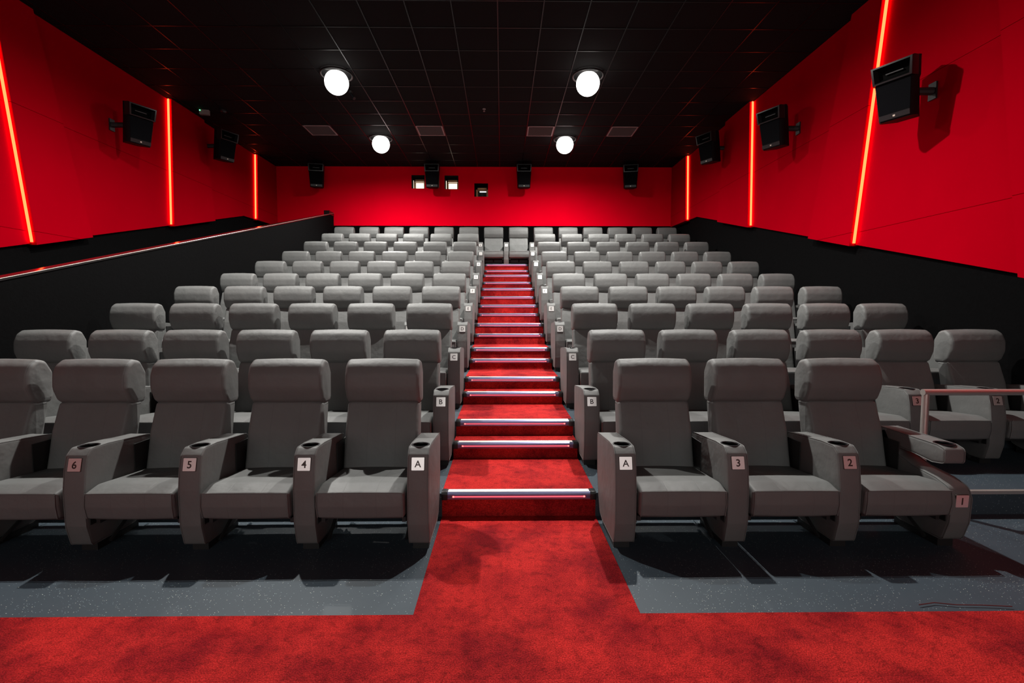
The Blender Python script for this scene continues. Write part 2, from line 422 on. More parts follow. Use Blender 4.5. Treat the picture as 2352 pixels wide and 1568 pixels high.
# ------------------------------------------------------------------ cinema chairs
def text_mesh(txt, size, off):
    cu = bpy.data.curves.new('t', 'FONT'); cu.body = txt; cu.size = size; cu.align_x = 'CENTER'; cu.align_y = 'CENTER'
    cu.extrude = .0004; cu.offset = off; cu.resolution_u = 4
    ob = bpy.data.objects.new('t', cu); COL.objects.link(ob)
    dg = bpy.context.evaluated_depsgraph_get(); dg.update()
    me = bpy.data.meshes.new_from_object(ob.evaluated_get(dg))
    bpy.data.objects.remove(ob); bpy.data.curves.remove(cu)
    return me
_pl = {}
def plate_mesh(txt):
    if txt in _pl: return _pl[txt]
    bm = bmesh.new()
    # a rounded square plate in the x-z plane facing -y
    s = .0405; pr = fillet([(-s, -s, .004), (s, -s, .004), (s, s, .004), (-s, s, .004)], 3)
    f = [bm.verts.new((p.x, -.002, p.y)) for p in pr]; b = [bm.verts.new((p.x, .003, p.y)) for p in pr]; n = len(pr)
    bm.faces.new(f); bm.faces.new(list(reversed(b)))
    for i in range(n): bm.faces.new((f[i], f[(i+1) % n], b[(i+1) % n], b[i]))
    # dark recess rim around it
    s2 = .0435; p2 = fillet([(-s2, -s2, .005), (s2, -s2, .005), (s2, s2, .005), (-s2, s2, .005)], 3)
    f2 = [bm.verts.new((p.x, .0005, p.y)) for p in p2]; b2 = [bm.verts.new((p.x, .006, p.y)) for p in p2]
    bm.faces.new(f2).material_index = 1
    for i in range(n): bm.faces.new((f2[i], f2[(i+1) % n], b2[(i+1) % n], b2[i])).material_index = 1
    if txt:
        tm = text_mesh(txt, (.064 if len(txt) == 1 else .052) if txt.isdigit() else .060, .0013 if txt.isdigit() else .0007)
        xs = [v.co.x for v in tm.vertices]; ys = [v.co.y for v in tm.vertices]
        cx, cy = (min(xs)+max(xs))/2, (min(ys)+max(ys))/2
        vm = [bm.verts.new((v.co.x-cx, -.0024-v.co.z, v.co.y-cy)) for v in tm.vertices]
        for p in tm.polygons:
            try: bm.faces.new([vm[i] for i in p.vertices]).material_index = 1
            except ValueError: pass
        bpy.data.meshes.remove(tm)
    me = to_mesh(bm, 'plate_'+(txt or 'blank'), False); me.materials.append(M['plate']); me.materials.append(M['ink'])
    _pl[txt] = me; return me

ARM = [(.035, .058, .03), (-.001, .20, .06), (-.006, .43, .08), (.010, .565, .05), (.030, .650, .03), (.075, .690, .035), (.20, .690, .03), (.615, .655, .05), (.60, .36, .08), (.553, .200, .03), (.49, .085, .05), (.40, .055, .05)]
AHW = .069
def arm_mesh():
    bm = bmesh.new(); pr = fillet(ARM, 4)
    soft_extrude(bm, pr, -AHW, AHW, .014, puff=.0, nseg=4, nmid=2)
    # piping seams along both rims
    me = to_mesh(bm, 'armrest', True, 40); me.materials.append(M['leather'])
    me = drill(me, 0, .13, .690, .0515, .07)
    bm = bmesh.new(); bm.from_mesh(me)
    for s in (-1, 1):
        tube(bm, [(s*(AHW-.004), p.x, p.y) for p in offset(pr, -.0015)], .0035, 5, closed=True)
    bm.to_mesh(me); bm.free(); me.polygons.foreach_set('use_smooth', [True]*len(me.polygons)); me.set_sharp_from_angle(angle=math.radians(40)); return me
def drill(me, x, y, z, r, depth):
    """cut the round cup hole into an armrest mesh"""
    bm = bmesh.new(); bmesh.ops.create_cone(bm, cap_ends=True, segments=28, radius1=r, radius2=r, depth=depth+.05, matrix=Matrix.Translation((x, y, z+.025-depth/2)))
    mc = bpy.data.meshes.new('c'); bm.to_mesh(mc); bm.free()
    a = bpy.data.objects.new('a', me); b = bpy.data.objects.new('b', mc); COL.objects.link(a); COL.objects.link(b)
    md = a.modifiers.new('b', 'BOOLEAN'); md.object = b; md.operation = 'DIFFERENCE'; md.solver = 'EXACT'
    dg = bpy.context.evaluated_depsgraph_get(); dg.update()
    out = bpy.data.meshes.new_from_object(a.evaluated_get(dg))
    bpy.data.objects.remove(a); bpy.data.objects.remove(b)
    out.polygons.foreach_set('use_smooth', [True]*len(out.polygons)); out.set_sharp_from_angle(angle=math.radians(40))
    return out
def cup_mesh():
    bm = bmesh.new()
    lathe(bm, [(.060, -.004), (.060, .0018), (.056, .0028), (.051, .0016), (.0495, -.004)], (0, .13, .690), 28, 0)
    lathe(bm, [(.0495, -.004), (.047, -.066), (.0005, -.066)], (0, .13, .690), 28, 1)
    me = to_mesh(bm, 'cup_holder', True, 50); me.materials.append(M['cup_ring']); me.materials.append(M['hollow_shade']); return me
def foot_mesh():
    bm = bmesh.new(); box(bm, -.052, .052, .095, .46, 0, .075); box(bm, -.014, .014, .10, .50, .06, .10)
    me = to_mesh(bm, 'foot', False); me.materials.append(M['black_metal']); return me
HWC = .281
def cushion_mesh():
    bm = bmesh.new()
    pr = fillet([(-.022, .258, .025), (-.040, .340, .06), (-.034, .424, .014), (.07, .452, .12), (.30, .432, .1), (.60, .408, .03), (.60, .27, .03), (.06, .245, .03)], 5)
    soft_extrude(bm, pr, -HWC, HWC, .022, puff=.006, nseg=4, nmid=8)
    me = to_mesh(bm, 'seat_cushion', True, 50); me.materials.append(M['leather_back']); return me
def piping_mesh():
    bm = bmesh.new(); w = HWC-.010
    P = [(-w, -.038, .424), (-w*.5, -.043, .4275), (0, -.0445, .4285), (w*.5, -.043, .4275), (w, -.038, .424)]
    tube(bm, P, .0035, 6)
    for s in (-1, 1):
        tube(bm, [(s*w, -.024, .262), (s*(w+.003), -.040, .34), (s*w, -.036, .42)], .0035, 6)
    me = to_mesh(bm, 'piping', True); me.materials.append(M['leather']); return me
def backrest_mesh():
    bm = bmesh.new()
    pr = fillet([(.505, .385, .03), (.530, .50, .1), (.565, .68, .1), (.640, .885, .03), (.76, .885, .03), (.70, .62, .1), (.635, .385, .03)], 5)
    def warp(v):
        k = (v.z-.385)/.5
        v.x *= .985-.02*k
        v.y += .018*(abs(v.x)/.28)**2.5*(-1 if v.y < .6+.1*k else 0)
        return v
    soft_extrude(bm, pr, -HWC, HWC, .028, puff=.008, nseg=4, nmid=10, warp=warp)
    me = to_mesh(bm, 'backrest', True, 50); me.materials.append(M['leather_back']); return me
def back_piping():
    bm = bmesh.new()
    for s in (-1, 1):
        tube(bm, [(s*.262, .508, .41), (s*.262, .530, .52), (s*.258, .556, .66), (s*.254, .596, .79), (s*.252, .622, .87)], .0032, 6)
    me = to_mesh(bm, 'piping', True); me.materials.append(M['leather']); return me
def headrest_mesh():
    bm = bmesh.new()
    pr = fillet([(.662, .868, .025), (.612, .905, .06), (.574, .995, .12), (.578, 1.095, .12), (.612, 1.170, .08), (.675, 1.208, .05), (.745, 1.190, .05), (.800, 1.10, .05), (.792, .900, .03), (.770, .868, .02)], 6)
    soft_extrude(bm, pr, -.280, .280, .030, puff=.008, nseg=5, nmid=10)
    me = to_mesh(bm, 'headrest', True, 50); me.materials.append(M['leather_head']); return me
def frame_mesh():
    bm = bmesh.new()
    box(bm, -.262, .262, .03, .50, .232, .262)              # pan under the cushion
    box(bm, -.285, .285, .36, .40, .14, .235)               # cross beam
    for s in (-1, 1):
        box(bm, s*.262-.012, s*.262+.012, .05, .56, .20, .235)
        box(bm, s*.2885-.003, s*.2885+.003, .02, .60, .20, .40); box(bm, s*.2885-.003, s*.2885+.003, .42, .62, .25, .62)  # side plates added to block light slits between cushion and armrest
        tube(bm, [(s*.262, .14, .045), (s*.262, .40, .20)], .012, 6)
    tube(bm, [(0, .13, .235), (0, .42, .16)], .014, 6)
    me = to_mesh(bm, 'underframe', False); me.materials.append(M['black_metal']); return me
ME = dict(arm=arm_mesh(), cup=cup_mesh(), foot=foot_mesh(), cush=cushion_mesh(), pipe=piping_mesh(), back=backrest_mesh(), bpipe=back_piping(), head=headrest_mesh(), frame=frame_mesh())
ANG = math.radians(13)
def add_arm(root, x, txt):
    a = link(ME['arm'], 'armrest', root, loc=(x, 0, 0))
    link(ME['foot'], 'foot', a)
    tag(link(ME['cup'], 'cup_holder', a), 'round black cup holder')
    p = link(plate_mesh(txt), 'number_plate', a, loc=(0, .0135, .5955)); p.rotation_euler = (-ANG, 0, 0)
    tag(p, 'white plate reading '+txt if txt else 'white plate')
def paddle_arm(root, x, txt):
    """open end armrest: low side wing carrying the plate and a raised paddle with the cup holder"""
    bm = bmesh.new()
    pr = fillet([(.045, .062, .04), (.000, .20, .06), (-.010, .36, .05), (.02, .430, .05), (.12, .462, .05), (.30, .485, .05), (.44, .53, .06), (.51, .62, .04), (.56, .70, .03), (.63, .66, .04), (.60, .36, .08), (.553, .200, .03), (.49, .085, .05), (.40, .055, .05)], 4)
    soft_extrude(bm, pr, -AHW, AHW, .016, nseg=4, nmid=2)
    for s in (-1, 1): tube(bm, [(s*(AHW-.004), p.x, p.y) for p in offset(pr, -.0015)], .0035, 5, closed=True)
    w = link(to_mesh(bm, 'side_wing', True, 40), 'side_wing', root, M['leather'], (x, 0, 0))
    link(ME['foot'], 'foot', w)
    p = link(plate_mesh(txt), 'number_plate', w, loc=(0, -.009, .345)); p.rotation_euler = (math.radians(3), 0, 0)
    tag(p, 'reddish plate reading '+txt)
    bm = bmesh.new()
    pr = fillet([(.055, .575, .03), (.055, .672, .03), (.12, .690, .04), (.35, .694, .1), (.640, .700, .04), (.66, .60, .03), (.50, .585, .08), (.32, .580, .1), (.15, .560, .03)], 4)
    soft_extrude(bm, pr, -AHW, AHW, .018, nseg=4, nmid=2)
    for s in (-1, 1): tube(bm, [(s*(AHW-.004), p.x, p.y) for p in offset(pr, -.0015)], .0035, 5, closed=True)
    a = link(drill(to_mesh(bm, 'paddle', True, 40), 0, .14, .690, .0515, .07), 'armrest', root, M['leather'], (x, .0, -.005))
    tag(a, 'raised open armrest')
    tag(link(ME['cup'], 'cup_holder', a, loc=(0, .01, .001)), 'round black cup holder')
def make_seat(x, r, outer, outer_txt, inner_txt=None, open_end=False):
    root = empty('cinema_chair', (x, Y0+RP*r, ZR[r]))
    cu = link(ME['cush'], 'seat', root); link(ME['pipe'], 'piping', cu)
    bk = link(ME['back'], 'backrest', root); link(ME['bpipe'], 'piping', bk)
    link(ME['head'], 'headrest', root)
    link(ME['frame'], 'underframe', root)
    if open_end: paddle_arm(root, outer*SP/2, outer_txt)
    else: add_arm(root, outer*SP/2, outer_txt)
    if inner_txt is not None: add_arm(root, -outer*SP/2, inner_txt)
    return root
G = 'grey leather cinema chairs'
for r, L in enumerate(ROWS[:9]):
    for side in (-1, 1):
        n = (5 if side < 0 else 3) if r == 0 else 6
        for i in range(n):
            x = XA+side*(HX+SP/2+SP*i)
            num = (4+i if side < 0 else 3-i) if r == 0 else (7+i if side < 0 else 6-i)
            o = make_seat(x, r, side, str(num), L if i == 0 else None, open_end=(r == 0 and side > 0 and i == 2))
            sd = 'left' if side < 0 else 'right'
            if r == 0:
                ex = {(-1, 0): 'between plates A and 4 beside the aisle', (-1, 1): 'between plates 4 and 5', (-1, 2): 'between plates 5 and 6',
                      (-1, 3): 'just left of plate 6', (-1, 4): 'cut by the left photo edge',
                      (1, 0): 'between plates A and 3 beside the aisle', (1, 1): 'between plates 3 and 2', (1, 2): 'with raised end armrest and plate 1'}[(side, i)]
                lb = 'grey leather cinema chair, front row %s block, %s' % (sd, ex)
            else:
                lb = 'grey leather cinema chair, row %s, %s block, %s seat out from the aisle' % (L, sd, ORD[i])
            tag(o, lb, 'chair', G)
# the last row runs across the head of the aisle
for i in range(14):
    k = i-7
    x = XA+SP*(k+.5)
    side = -1 if k < 0 else 1
    txt = str(14-i) if k < 0 else str(7-k)
    if k < 0: txt = str(7-k)      # 14 ... 8 counted from the left wall
    inner = 'J' if k == -1 else None
    o = make_seat(x, 9, side, txt, inner)
    if k == -1: lb = 'grey leather cinema chair at the head of the aisle stairs, left of the two'
    elif k == 0: lb = 'grey leather cinema chair at the head of the aisle stairs, right of the two'
    else: lb = 'grey leather cinema chair, last row J, %s seat %s of the middle of the aisle' % (ORD[(-k-1) if k < 0 else k], 'left' if k < 0 else 'right')
    tag(o, lb, 'chair', G)

# ------------------------------------------------------------------ walls
def dado(y):        # lower edge of the red wall panels
    if y < 4.86: return 1.934+.2603*(max(y, 0)-4.86) if y > 0 else 1.934-.2603*4.86
    if y < 13.3: return 1.934+.2603*(y-4.86)
    return 4.13+(y-13.3)*.03
def wall_plane(name, x, t, mat, z0=-.1, z1=ZC+.1):
    bm = bmesh.new(); box(bm, min(x, x+t), max(x, x+t), YF-.1, YB+.1, z0, z1)
    return tag(link(to_mesh(bm, name, False), name, mats=mat), kind='structure')
wall_plane('wall_right', XR+.05, .2, M['black_wall'])
wall_plane('wall_left', XL-.05, -.2, M['black_wall'])
# red fabric panels: (near top y, near bottom y, far top y, far bottom y, proud)
SEG = [(13.96, 13.89, 15.1, 15.1, 1), (11.53, 11.84, 13.96, 13.89, 0), (10.41, 10.35, 11.53, 11.84, 1), (7.44, 8.30, 10.41, 10.35, 0),
       (6.83, 7.29, 7.44, 8.30, 1), (5.38, 4.88, 6.83, 7.29, 0), (3.45, 3.35, 5.38, 4.88, 1), (1.0, 1.3, 3.45, 3.35, 0), (.1, .2, 1.0, 1.3, 1), (-3.2, -3.3, .1, .2, 0), (YF, YF, -3.2, -3.3, 1)]
PD = .085
def lerp(a, b, t): return a+(b-a)*t
def panel(side, seg, idx):
    yt0, yb0, yt1, yb1, proud = seg
    xw = XR if side > 0 else XL
    xs = xw-side*(PD if proud else 0)          # visible face
    xb = xw+side*.05
    zt = ZC-.01
    def pt(yt, yb, x, top):
        if top: return Vector((x, yt, zt))
        return Vector((x, yb, dado(yb)-(.02 if proud else 0)))
    bm = bmesh.new()
    e = .004
    f = [pt(yt0+e, yb0+e, xs, 1), pt(yt1-e, yb1-e, xs, 1), pt(yt1-e, yb1-e, xs, 0), pt(yt0+e, yb0+e, xs, 0)]
    if yb0 < 13.3 < yb1: f.insert(3, Vector((xs, 13.3, dado(13.3))))
    b = [Vector((xb, p.y, p.z)) for p in f]
    fv = [bm.verts.new(p) for p in f]; bv = [bm.verts.new(p) for p in b]; n = len(f)
    bm.faces.new(fv); bm.faces.new(list(reversed(bv)))
    for i in range(n): bm.faces.new((fv[i], fv[(i+1) % n], bv[(i+1) % n], bv[i]))
    o = link(to_mesh(bm, 'wall_panel', False), 'wall_panel', mats=M['red'])
    tag(o, kind='structure')
for side in (1, -1):
    for i, s in enumerate(SEG): panel(side, s, i)
# glowing light strips in the near edge of every proud panel
names = {13.96: 'farthest from the seats in front, beside the rear wall', 10.41: 'the middle one', 6.83: 'nearest and longest'}
for side in (1, -1):
    xw = XR if side > 0 else XL
    for s in SEG:
        if not s[4] or s[0] < -3: continue
        yt, yb = s[0], s[1]
        bm = bmesh.new()
        zb = dado(yb); d = .034
        def P(x, y, z): return (x, y, z)
        xa, xb2 = xw-side*.004, xw-side*.046
        v = [bm.verts.new(P(x, y+q, z)) for (y, z) in ((yb-.006, zb+.02), (yt-.006, ZC-.02)) for (x, q) in ((xa, -.004), (xb2, -.028), (xb2, .0), (xa, .0))]
        for a in range(4): bm.faces.new((v[a], v[(a+1) % 4], v[4+(a+1) % 4], v[4+a]))
        bm.faces.new(v[:4]); bm.faces.new(v[4:])
        sd = 'right' if side > 0 else 'left'
        o = link(to_mesh(bm, 'light_strip', False), 'light_strip', mats=M['strip'])
        nm = {13.96: 'shortest, near the rear wall', 10.41: 'middle one of three', 6.83: 'long leaning one nearest the front'}.get(s[0], 'outside the picture, number %d' % round(s[0]))
        if s[0] in (3.45, .1): nm = 'beside the front seats' if s[0] == 3.45 else 'unseen, added for ambient glow near the screen'  # the unseen pair near the screen is made up for ambient glow
        tag(o, 'glowing orange light strip on the red %s wall, %s' % (sd, nm), 'light strip', 'orange light strips in the side walls')
# rear wall with three projection openings
WIN = [(-2.722, -2.322, 5.305, 5.70), (-1.725, -1.307, 5.29, 5.69), (-.825, -.412, 5.065, 5.46)]
def rear_wall():
    bm = bmesh.new()
    xs = sorted({XL, XR, *[w[0] for w in WIN], *[w[1] for w in WIN]}); zs = sorted({4.19, ZC, *[w[2] for w in WIN], *[w[3] for w in WIN]})
    for xa, xb in zip(xs, xs[1:]):
        for za, zb in zip(zs, zs[1:]):
            cx, cz = (xa+xb)/2, (za+zb)/2
            if any(w[0] < cx < w[1] and w[2] < cz < w[3] for w in WIN): continue
            poly(bm, [(xa, YB, za), (xb, YB, za), (xb, YB, zb), (xa, YB, zb)])
    # black sides of the openings
    for a, b, c0, d in WIN:
        for p, q in (((a, c0), (b, c0)), ((b, c0), (b, d)), ((b, d), (a, d)), ((a, d), (a, c0))):
            poly(bm, [(p[0], YB, p[1]), (q[0], YB, q[1]), (q[0], YB+.35, q[1]), (p[0], YB+.35, p[1])], 1)
    # black base of the wall, slightly set back
    poly(bm, [(XL, YB+.03, 0), (XR, YB+.03, 0), (XR, YB+.03, 4.19), (XL, YB+.03, 4.19)], 1)
    poly(bm, [(XL, YB, 4.19), (XR, YB, 4.19), (XR, YB+.03, 4.19), (XL, YB+.03, 4.19)], 1)
    poly(bm, [(XL-.3, YB+.4, -.1), (XR+.3, YB+.4, -.1), (XR+.3, YB+.4, ZC+.1), (XL-.3, YB+.4, ZC+.1)], 1)
    bmesh.ops.remove_doubles(bm, verts=bm.verts, dist=1e-5)
    me = bpy.data.meshes.new('wall_back'); bm.to_mesh(me); bm.free()
    tag(link(me, 'wall_back', mats=[M['red_rear_lit'], M['black_wall']]), kind='structure')
rear_wall()
for i, (a, b, c0, d) in enumerate(WIN):
    w = b-a; y = YB+.14
    bm = bmesh.new(); f = .055
    def fr(x0, x1, z0, z1, yy, dd): box(bm, x0, x1, yy, yy+dd, z0, z1)
    xo = .045
    fr(a+xo, b-.005, d-.10-f, d-.10, y, .05); fr(a+xo, b-.005, c0, c0+.012, y, .05)
    fr(a+xo, a+xo+f*.8, c0, d-.10, y, .05); fr(b-f*.8, b-.002, c0, d-.10, y, .05)
    fr(a+xo+f*.8, b-f*.8, d-.185, d-.165, y+.04, .03)
    fr(a+xo+f*.8, a+xo+f, c0, d-.17, y+.04, .03); fr(b-f, b-f*.8, c0, d-.17, y+.04, .03)
    o = link(to_mesh(bm, 'window_frame', False), 'window_%d' % (i+1), mats=M['wood']); tag(o, kind='structure')
    bm = bmesh.new(); box(bm, a+.02, b-.01, y+.09, y+.10, c0+.002, d-.10, 0)
    link(to_mesh(bm, 'pane', False), 'pane', o, M['booth'] if i < 2 else M['booth_dim'])
    if i == 2:
        bm = bmesh.new(); box(bm, a+.15, b-.06, y+.080, y+.086, d-.215, d-.185)  # bright reflection on the dark pane, built as a glowing bar
        link(to_mesh(bm, 'pane_reflection_bar', False), 'pane_reflection', o, M['pane_glint'])
# front of the room: screen wall behind the camera
bm = bmesh.new(); box(bm, XL-.2, XR+.2, YF-.2, YF, -.1, ZC+.1)
tag(link(to_mesh(bm, 'wall_front', False), 'wall_front', mats=M['black_wall']), kind='structure')
bm = bmesh.new(); box(bm, XL+.9, XR-.9, YF+.05, YF+.09, 1.5, 5.7)
tag(link(to_mesh(bm, 'cinema_screen', False), 'cinema_screen', mats=M['screen']), 'wide white cinema screen at the front of the room', 'screen')

# ------------------------------------------------------------------ ceiling
bm = bmesh.new(); box(bm, XL-.2, XR+.2, YF-.2, YB+.2, ZC, ZC+.1)
tag(link(to_mesh(bm, 'ceiling', False), 'ceiling', mats=M['ceiling']), kind='structure')
TS = .662; GX = -.0576; GY = 7.846
bm = bmesh.new()
k = math.ceil((XL-GX)/TS)
while GX+k*TS < XR:
    x = GX+k*TS; box(bm, x-.008, x+.008, YF, YB, ZC-.006, ZC); k += 1
k = math.ceil((YF-GY)/TS)
while GY+k*TS < YB:
    y = GY+k*TS; box(bm, XL, XR, y-.008, y+.008, ZC-.0055, ZC); k += 1
tag(link(to_mesh(bm, 'ceiling_grid', False), 'ceiling_grid', mats=M['tbar']), kind='structure')
def vent(x, y, lb):
    root = empty('ceiling_vent', (x, y, ZC-.006))
    h = TS/2-.014
    bm = bmesh.new()
    box(bm, -h, h, -h, -h+.03, -.008, 0); box(bm, -h, h, h-.03, h, -.008, 0); box(bm, -h, -h+.03, -h, h, -.0075, 0); box(bm, h-.03, h, -h, h, -.0075, 0)
    link(to_mesh(bm, 'vent_frame', False), 'frame', root, M['vent'])
    bm = bmesh.new(); n = 26
    for i in range(n):
        yy = -h+.03+(2*h-.06)*(i+.5)/n
        Mx = Matrix.Translation((0, yy, -.004)) @ Matrix.Rotation(math.radians(35), 4, 'X')
        box(bm, -h+.03, h-.03, -.008, .008, -.001, .001, M4=Mx)
    link(to_mesh(bm, 'vent_slats', False), 'slats', root, M['vent'])
    tag(root, lb, 'ceiling vent', 'square ceiling vents')
for kx, lb in ((-7, 'dim pink-grey slatted ceiling vent, leftmost of four in the black ceiling'), (-3, 'grey slatted ceiling vent beside the rear left lamp, second from left'), (1, 'slatted ceiling vent just left of the rear right lamp'), (4, 'dim slatted ceiling vent, rightmost of four in the black ceiling')):
    vent(GX+(kx+.5)*TS, GY+6.5*TS, lb)
COSN = 2.2
def lamp(x, y, lb, power):
    root = empty('ceiling_lamp', (x, y, ZC-.006))
    bm = bmesh.new(); lathe(bm, [(.29, 0), (.29, -.03), (.275, -.035), (.262, -.02)], (0, 0, 0), 32)
    link(to_mesh(bm, 'lamp_ring'), 'housing', root, M['lamp_ring'])
    bm = bmesh.new(); R = .215; n = 14
    lathe(bm, [(R*math.cos(-PI*.28+PI*.78*i/n)+.0005, -.155-R*math.sin(-PI*.28+PI*.78*i/n)) for i in range(n+1)], (0, 0, 0), 32)
    tag(link(to_mesh(bm, 'lamp_dome'), 'diffuser', root, M['lamp']), 'glowing white dome')
    ld = bpy.data.lights.new('downlight', 'SPOT'); ld.shadow_soft_size = .05; ld.spot_size = math.radians(176); ld.spot_blend = .15; ld.energy = power
    ld.color = (1, .975, .93); ld.use_nodes = True; nt = ld.node_tree        # luminaire distribution: wide reflector, softer straight below
    em = nt.nodes['Emission']; tc = nt.nodes.new('ShaderNodeTexCoord'); sp = nt.nodes.new('ShaderNodeSeparateXYZ')
    ab = nt.nodes.new('ShaderNodeMath'); ab.operation = 'ABSOLUTE'; pw = nt.nodes.new('ShaderNodeMath'); pw.operation = 'POWER'; pw.inputs[1].default_value = COSN
    nt.links.new(tc.outputs['Normal'], sp.inputs[0]); nt.links.new(sp.outputs[2], ab.inputs[0]); nt.links.new(ab.outputs[0], pw.inputs[0]); 
    p6 = nt.nodes.new('ShaderNodeMath'); p6.operation = 'POWER'; p6.inputs[1].default_value = 6.; nt.links.new(ab.outputs[0], p6.inputs[0])
    dip = nt.nodes.new('ShaderNodeMath'); dip.operation = 'MULTIPLY_ADD'; dip.inputs[1].default_value = -.55; dip.inputs[2].default_value = 1.; nt.links.new(p6.outputs[0], dip.inputs[0])
    fin = nt.nodes.new('ShaderNodeMath'); fin.operation = 'MULTIPLY'; nt.links.new(pw.outputs[0], fin.inputs[0]); nt.links.new(dip.outputs[0], fin.inputs[1]); nt.links.new(fin.outputs[0], em.inputs['Strength'])
    lo = bpy.data.objects.new('bulb', ld); COL.objects.link(lo); lo.parent = root; lo.location = (0, 0, -.13)
    tag(root, lb, 'ceiling lamp', 'round ceiling lamps')
LX1, LX2 = GX-4.5*TS, GX+2.5*TS
LAMPS = [(LX1, 12.65, 'glaring white round ceiling lamp, rear left of four', .9), (LX2, 12.65, 'glaring white round ceiling lamp, rear right of four', .9), (LX1, 9.33, 'glaring white round ceiling lamp, front left of four', .45), (LX2, 9.33, 'glaring white round ceiling lamp, front right of four', .45),
         (LX1, 6.21, 'white round ceiling lamp above the front rows, left', 1.25), (LX2, 6.21, 'white round ceiling lamp above the front rows, right', 1.25)]
PW = 2050
for x, y, lb, s in LAMPS: lamp(x, y, lb, PW*s)
# small ceiling fittings
root = empty('sprinkler_head', (-.377, 10.87, ZC)); bm = bmesh.new()
lathe(bm, [(.035, 0), (.035, -.012), (.02, -.018), (.012, -.02), (.012, -.05), (.022, -.052), (.022, -.056), (.001, -.057)], (0, 0, 0), 16)
link(to_mesh(bm, 'sprinkler'), 'nozzle', root, M['white_plastic']); tag(root, 'tiny pale sprinkler in the middle of the black ceiling', 'sprinkler')
root = empty('swivel_spotlight', (-3.0, 10.05, ZC)); bm = bmesh.new()
lathe(bm, [(.04, 0), (.04, -.03), (.03, -.04)], (0, 0, 0), 14, cap=True)
link(to_mesh(bm, 'spot_base'), 'base', root, M['black_metal'])
bm = bmesh.new(); tube(bm, [(0, 0, -.04), (.05, -.03, -.12), (.09, -.06, -.17)], .03, 12)
link(to_mesh(bm, 'spot_head'), 'lamp_head', root, M['speaker_horn']); tag(root, 'small dark swivel fitting under the front left ceiling lamp', 'spotlight')
root = empty('emergency_light', (-6.45, 11.0, ZC-.002)); bm = bmesh.new()
box(bm, -.095, .095, -.035, .035, -.10, 0); link(to_mesh(bm, 'el_body', False), 'housing', root, M['white_plastic'])
bm = bmesh.new(); box(bm, -.092, -.072, -.042, -.035, -.028, -.010); link(to_mesh(bm, 'el_led', False), 'indicator', root, M['green'])
root.rotation_euler = (0, 0, math.radians(10))
tag(root, 'small pale emergency light with green dot on the ceiling at left', 'emergency light')
root = empty('smoke_detector', (-6.05, 11.0, ZC)); bm = bmesh.new()
lathe(bm, [(.07, 0), (.07, -.03), (.05, -.055), (.03, -.06), (.001, -.06)], (0, 0, 0), 20)
link(to_mesh(bm, 'detector'), 'cover', root, M['black_plastic']); tag(root, 'dark round smoke detector beside the green-dotted emergency light', 'smoke detector')

